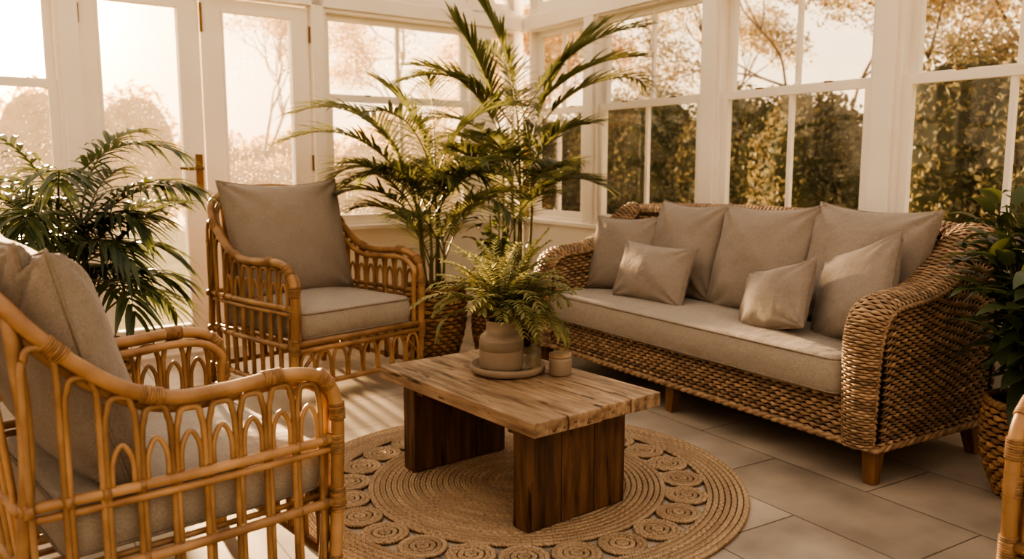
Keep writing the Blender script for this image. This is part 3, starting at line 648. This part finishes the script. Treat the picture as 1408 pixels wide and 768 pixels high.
def door(n,s0,s1,g0,g1,handle):
    root=bpy.data.objects.new('door_%d'%n,None); SC.collection.objects.link(root); root.matrix_world=MBk
    mb=MB(); d0,d1=.02,.065
    bx(mb,OB,s0,g0,.012,ZT-.012,d0,d1); bx(mb,OB,g1,s1,.012,ZT-.012,d0,d1); bx(mb,OB,g0,g1,.012,.155,d0,d1); bx(mb,OB,g0,g1,1.975,ZT-.012,d0,d1)
    bw=.012
    for a,b,c,d in((g0,g0+bw,.155,1.975),(g1-bw,g1,.155,1.975),(g0+bw,g1-bw,.155,.155+bw),(g0+bw,g1-bw,1.975-bw,1.975)): bx(mb,OB,a,b,c,d,d0-.008,d1)
    pane(mb,OB,g0,g1,.155,1.975,.042)
    mb.obj('leaf',[M_white,M_glassL],smooth=False,parent=root)
    if handle:
        mb=MB(); hs=s0+.035; 
        bx(mb,OB,hs-.018,hs+.018,.93,1.15,.008,.0195)
        tube(mb,[(hs,-.015,1.07),(hs,.045,1.07)],.009,10)
        tube(mb,catmull([(hs-.005,.045,1.07),(hs+.03,.048,1.07),(hs+.075,.048,1.068),(hs+.125,.044,1.072)],5),[.009]*12+[.0075]*4,10)
        tube(mb,[(hs,-.015,.985),(hs,-.002,.985)],.008,10)
        mb.obj('handle',[M_brass],smooth=False,parent=root)
    mb=MB()
    hg=s0 -.004 if not handle else s1+.004
    for z in(.3,1.1,1.88): tube(mb,[(hg,-.012,z-.05),(hg,-.012,z+.05)],.007,10)
    if handle:
        tube(mb,[(s0-.01,-.010,1.84),(s0-.01,-.010,2.0)],.008,8)
    mb.obj('hinges',[M_brass],smooth=False,parent=root)
door(1,1.663,2.318,1.765,2.198,False)
door(2,2.326,2.948,2.433,2.862,True)
mb=MB(); bx(mb,OB,1.655,2.955,.0,.011,-.03,.12); wobj(mb,'trim_threshold',MBk,bevel=0)
mb=MB(); bx(mb,OL,0,6.2,0,ZS-.03,0,.12); bx(mb,OL,0,6.2,ZT,ZH,0,.12); bx(mb,OL,0,6.2,ZC-.12,ZC,0,.12); wobj(mb,'wall_left',MLf)
prev=.0
for p in(1.2,2.4,3.6,4.8,6.1):
    trim(MLf,OL,p-.05,p+.05,ZS-.03,ZC-.12,-.018,.12); window(MLf,OL,prev+.03,p-.05,ZS-.03,ZT,1.46,M_glass); window(MLf,OL,prev+.03,p-.05,ZH,ZC-.12,None,M_glass); prev=p+.02
trim(MLf,OL,0,6.2,0,.13,-.018,-.0005,'baseboard_left')
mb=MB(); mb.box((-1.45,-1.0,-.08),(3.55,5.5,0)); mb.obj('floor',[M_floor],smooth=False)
mb=MB()
for i in range(9):
    x=-1.35+i*.6; mb.box((x-.03,-1.0,ZC),(x+.03,5.5,ZC+.12),0)
for y in(-.95,1.2,3.3,5.42): mb.box((-1.42,y-.05,ZC),(3.52,y+.05,ZC+.125),0)
mb.add([(-1.42,-1,ZC+.13),(3.52,-1,ZC+.13),(3.52,5.5,ZC+.13),(-1.42,5.5,ZC+.13)],[[0,1,2,3]],1)
mb.obj('ceiling',[M_white,M_glass],smooth=False)

# ---------------------------------------------------------------- garden
mb=MB(); mb.box((-60,-40,-.30),(60,80,-.10)); mb.obj('lawn_ground',[M_grass],smooth=False)
def leafcloud(mb,blobs,size,r,mat=0):
    for (c,rd,n) in blobs:
        d=norm(r.normal(size=(n,3))); rr=(r.uniform(.55,1,(n,1)))**.6
        P=np.array(c)+d*rr*np.array(rd)
        P=P[P[:,2]>-.09]; n=len(P)
        a=norm(r.normal(size=(n,3))); b=norm(np.cross(a,r.normal(size=(n,3)))); s=size*r.uniform(.6,1.4,(n,1))
        V=np.stack([P-a*s,P+b*s*.5,P+a*s,P-b*s*.5],1)
        mb.add(V.reshape(-1,3),np.arange(4*n).reshape(-1,4),mat)
def blobmesh(mb,c,rd,r,mat):
    u,v=np.meshgrid(np.linspace(0,pi,10),np.linspace(0,2*pi,14,endpoint=False),indexing='ij')
    p=r.uniform(0,6); k=1+.12*np.sin(3*v+p)*np.sin(2*u)
    G=np.stack([c[0]+rd[0]*k*np.sin(u)*np.cos(v),c[1]+rd[1]*k*np.sin(u)*np.sin(v),c[2]+rd[2]*k*np.cos(u)],-1)
    mb.grid(G,wn=True,mat=mat)
def hedge(name,p0,p1,n,h,w,leafn,size,mats,seed,hv=.25):
    r=np.random.default_rng(seed); mb=MB(); bl=[]
    for i in range(n):
        f=(i+.5)/n; hh=h*(1+r.uniform(-hv,hv)) if np.isscalar(h) else (h[0]+(h[1]-h[0])*f)*(1+r.uniform(-hv,hv))
        c=(p0[0]+(p1[0]-p0[0])*f+r.normal(0,.2),p0[1]+(p1[1]-p0[1])*f+r.normal(0,.2),hh*.45-.1)
        sp=math.hypot(p1[0]-p0[0],p1[1]-p0[1])/n
        rd=(max(w,sp*.8),max(w,sp*.8),hh*.58); bl.append((c,rd,leafn)); blobmesh(mb,c,tuple(x*.78 for x in rd),r,1)
    leafcloud(mb,bl,size,r,0); return mb.obj(name,mats)
def tree(name,loc,h,spread,seed,matb,matl,leafn,lsize,depth=5,tk=.012,cr=.36):
    r=np.random.default_rng(seed); mb=MB(); tips=[]
    def br(p,d,l,rad,k):
        q=p+d*l; m=(p+q)/2+r.normal(0,l*.06,3); tube(mb,catmull([p,m,q],3),np.linspace(rad,rad*.65,7),5 if k<3 else 3,mat=0)
        if k<=1: tips.append(q)
        if k==0: return
        for i in range(r.integers(2,4)):
            nd=norm(d+r.normal(0,spread,3)+np.array([0,0,.12])); br(q,nd,l*r.uniform(.62,.86),rad*.62,k-1)
    br(np.array([loc[0],loc[1],-.1]),np.array([0,0,1.]),h*.27,h*tk,depth)
    if leafn:
        leafcloud(mb,[(t,(cr,cr,cr*.9),leafn) for t in tips],lsize,r,1)
    return mb.obj(name,[matb,matl])
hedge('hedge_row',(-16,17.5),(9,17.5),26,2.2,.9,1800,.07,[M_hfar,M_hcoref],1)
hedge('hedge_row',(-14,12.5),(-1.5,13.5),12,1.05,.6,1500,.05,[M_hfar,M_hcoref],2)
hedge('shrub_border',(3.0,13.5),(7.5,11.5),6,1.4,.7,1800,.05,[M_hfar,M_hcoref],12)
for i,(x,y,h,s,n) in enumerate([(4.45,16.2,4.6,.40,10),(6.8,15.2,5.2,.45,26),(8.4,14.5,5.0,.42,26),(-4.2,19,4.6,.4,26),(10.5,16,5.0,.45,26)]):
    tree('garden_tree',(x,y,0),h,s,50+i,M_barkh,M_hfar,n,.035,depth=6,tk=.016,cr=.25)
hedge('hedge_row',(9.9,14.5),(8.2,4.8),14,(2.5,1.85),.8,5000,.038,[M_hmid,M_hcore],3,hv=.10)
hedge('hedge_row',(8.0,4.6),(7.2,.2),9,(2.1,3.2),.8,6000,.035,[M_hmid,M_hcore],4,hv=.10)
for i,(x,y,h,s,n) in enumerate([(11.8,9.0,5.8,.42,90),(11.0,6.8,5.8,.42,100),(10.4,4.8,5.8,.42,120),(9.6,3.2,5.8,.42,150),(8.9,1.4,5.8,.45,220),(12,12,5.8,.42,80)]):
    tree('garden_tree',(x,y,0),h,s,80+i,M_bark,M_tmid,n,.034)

# ---------------------------------------------------------------- light
el=math.radians(9.5); azx,azy=.035,1.0
sd=Vector((azx*math.cos(el),azy*math.cos(el),math.sin(el))).normalized()
sl=bpy.data.lights.new('sun','SUN'); sl.energy=19; sl.color=(1,.68,.38); sl.angle=math.radians(3.2)
so=bpy.data.objects.new('sun',sl); SC.collection.objects.link(so); so.rotation_euler=sd.to_track_quat('Z','Y').to_euler(); so.location=(0,12,6)
w=bpy.data.worlds.new('World'); SC.world=w; w.use_nodes=True; nt=w.node_tree; nt.nodes.clear()
tc=nt.nodes.new('ShaderNodeTexCoord'); sx=nt.nodes.new('ShaderNodeSeparateXYZ'); L(nt,tc.outputs['Generated'],sx.inputs[0])
cr=nt.nodes.new('ShaderNodeValToRGB'); e=cr.color_ramp.elements; e[0].position=0; e[0].color=(.90,.62,.36,1); e[1].position=1; e[1].color=(.54,.49,.45,1)
k=e.new(.22); k.color=(.90,.69,.47,1)
k=e.new(.55); k.color=(.66,.57,.49,1)
L(nt,sx.outputs['Z'],cr.inputs[0])
mry=nt.nodes.new('ShaderNodeMapRange'); mry.inputs['From Min'].default_value=-1; mry.inputs['To Min'].default_value=.55; mry.inputs['To Max'].default_value=.95; L(nt,sx.outputs['Y'],mry.inputs['Value'])
bs=nt.nodes.new('ShaderNodeVectorMath'); bs.operation='SCALE'; L(nt,cr.outputs[0],bs.inputs[0]); L(nt,mry.outputs[0],bs.inputs['Scale'])
dt=nt.nodes.new('ShaderNodeVectorMath'); dt.operation='DOT_PRODUCT'; dt.inputs[1].default_value=sd; L(nt,tc.outputs['Generated'],dt.inputs[0])
mxx=nt.nodes.new('ShaderNodeMath'); mxx.operation='MAXIMUM'; mxx.inputs[1].default_value=0; L(nt,dt.outputs['Value'],mxx.inputs[0])
def pw(exp,mul):
    a=nt.nodes.new('ShaderNodeMath'); a.operation='POWER'; a.inputs[1].default_value=exp; L(nt,mxx.outputs[0],a.inputs[0])
    b=nt.nodes.new('ShaderNodeMath'); b.operation='MULTIPLY'; b.inputs[1].default_value=mul; L(nt,a.outputs[0],b.inputs[0]); return b.outputs[0]
s1=nt.nodes.new('ShaderNodeMath'); s1.operation='ADD'; L(nt,pw(5,.2),s1.inputs[0]); L(nt,pw(50,1.2),s1.inputs[1])
s2=nt.nodes.new('ShaderNodeMath'); s2.operation='ADD'; L(nt,s1.outputs[0],s2.inputs[0]); L(nt,pw(500,16),s2.inputs[1])
vm=nt.nodes.new('ShaderNodeVectorMath'); vm.operation='SCALE'; vm.inputs[0].default_value=(1,.66,.34); L(nt,s2.outputs[0],vm.inputs['Scale'])
ad=nt.nodes.new('ShaderNodeVectorMath'); ad.operation='ADD'; L(nt,bs.outputs[0],ad.inputs[0]); L(nt,vm.outputs[0],ad.inputs[1])
bg=nt.nodes.new('ShaderNodeBackground'); bg.inputs[1].default_value=1.5; L(nt,ad.outputs[0],bg.inputs[0])
wo=nt.nodes.new('ShaderNodeOutputWorld'); L(nt,bg.outputs[0],wo.inputs[0])

# ---------------------------------------------------------------- camera
cd=bpy.data.cameras.new('camera'); co=bpy.data.objects.new('camera',cd); SC.collection.objects.link(co)
co.location=(0,0,1.1); co.rotation_euler=(math.radians(90-7.85),0,math.radians(-31.7))
cd.sensor_width=36; cd.lens=1160/1408*36; cd.clip_start=.05; cd.clip_end=300
cd.dof.use_dof=True; cd.dof.focus_distance=2.6; cd.dof.aperture_fstop=2.8
SC.camera=co
SC.view_settings.view_transform='AgX'
SC.view_settings.exposure=.80
try: SC.view_settings.look='AgX - High Contrast'
except Exception as ex: print(ex)
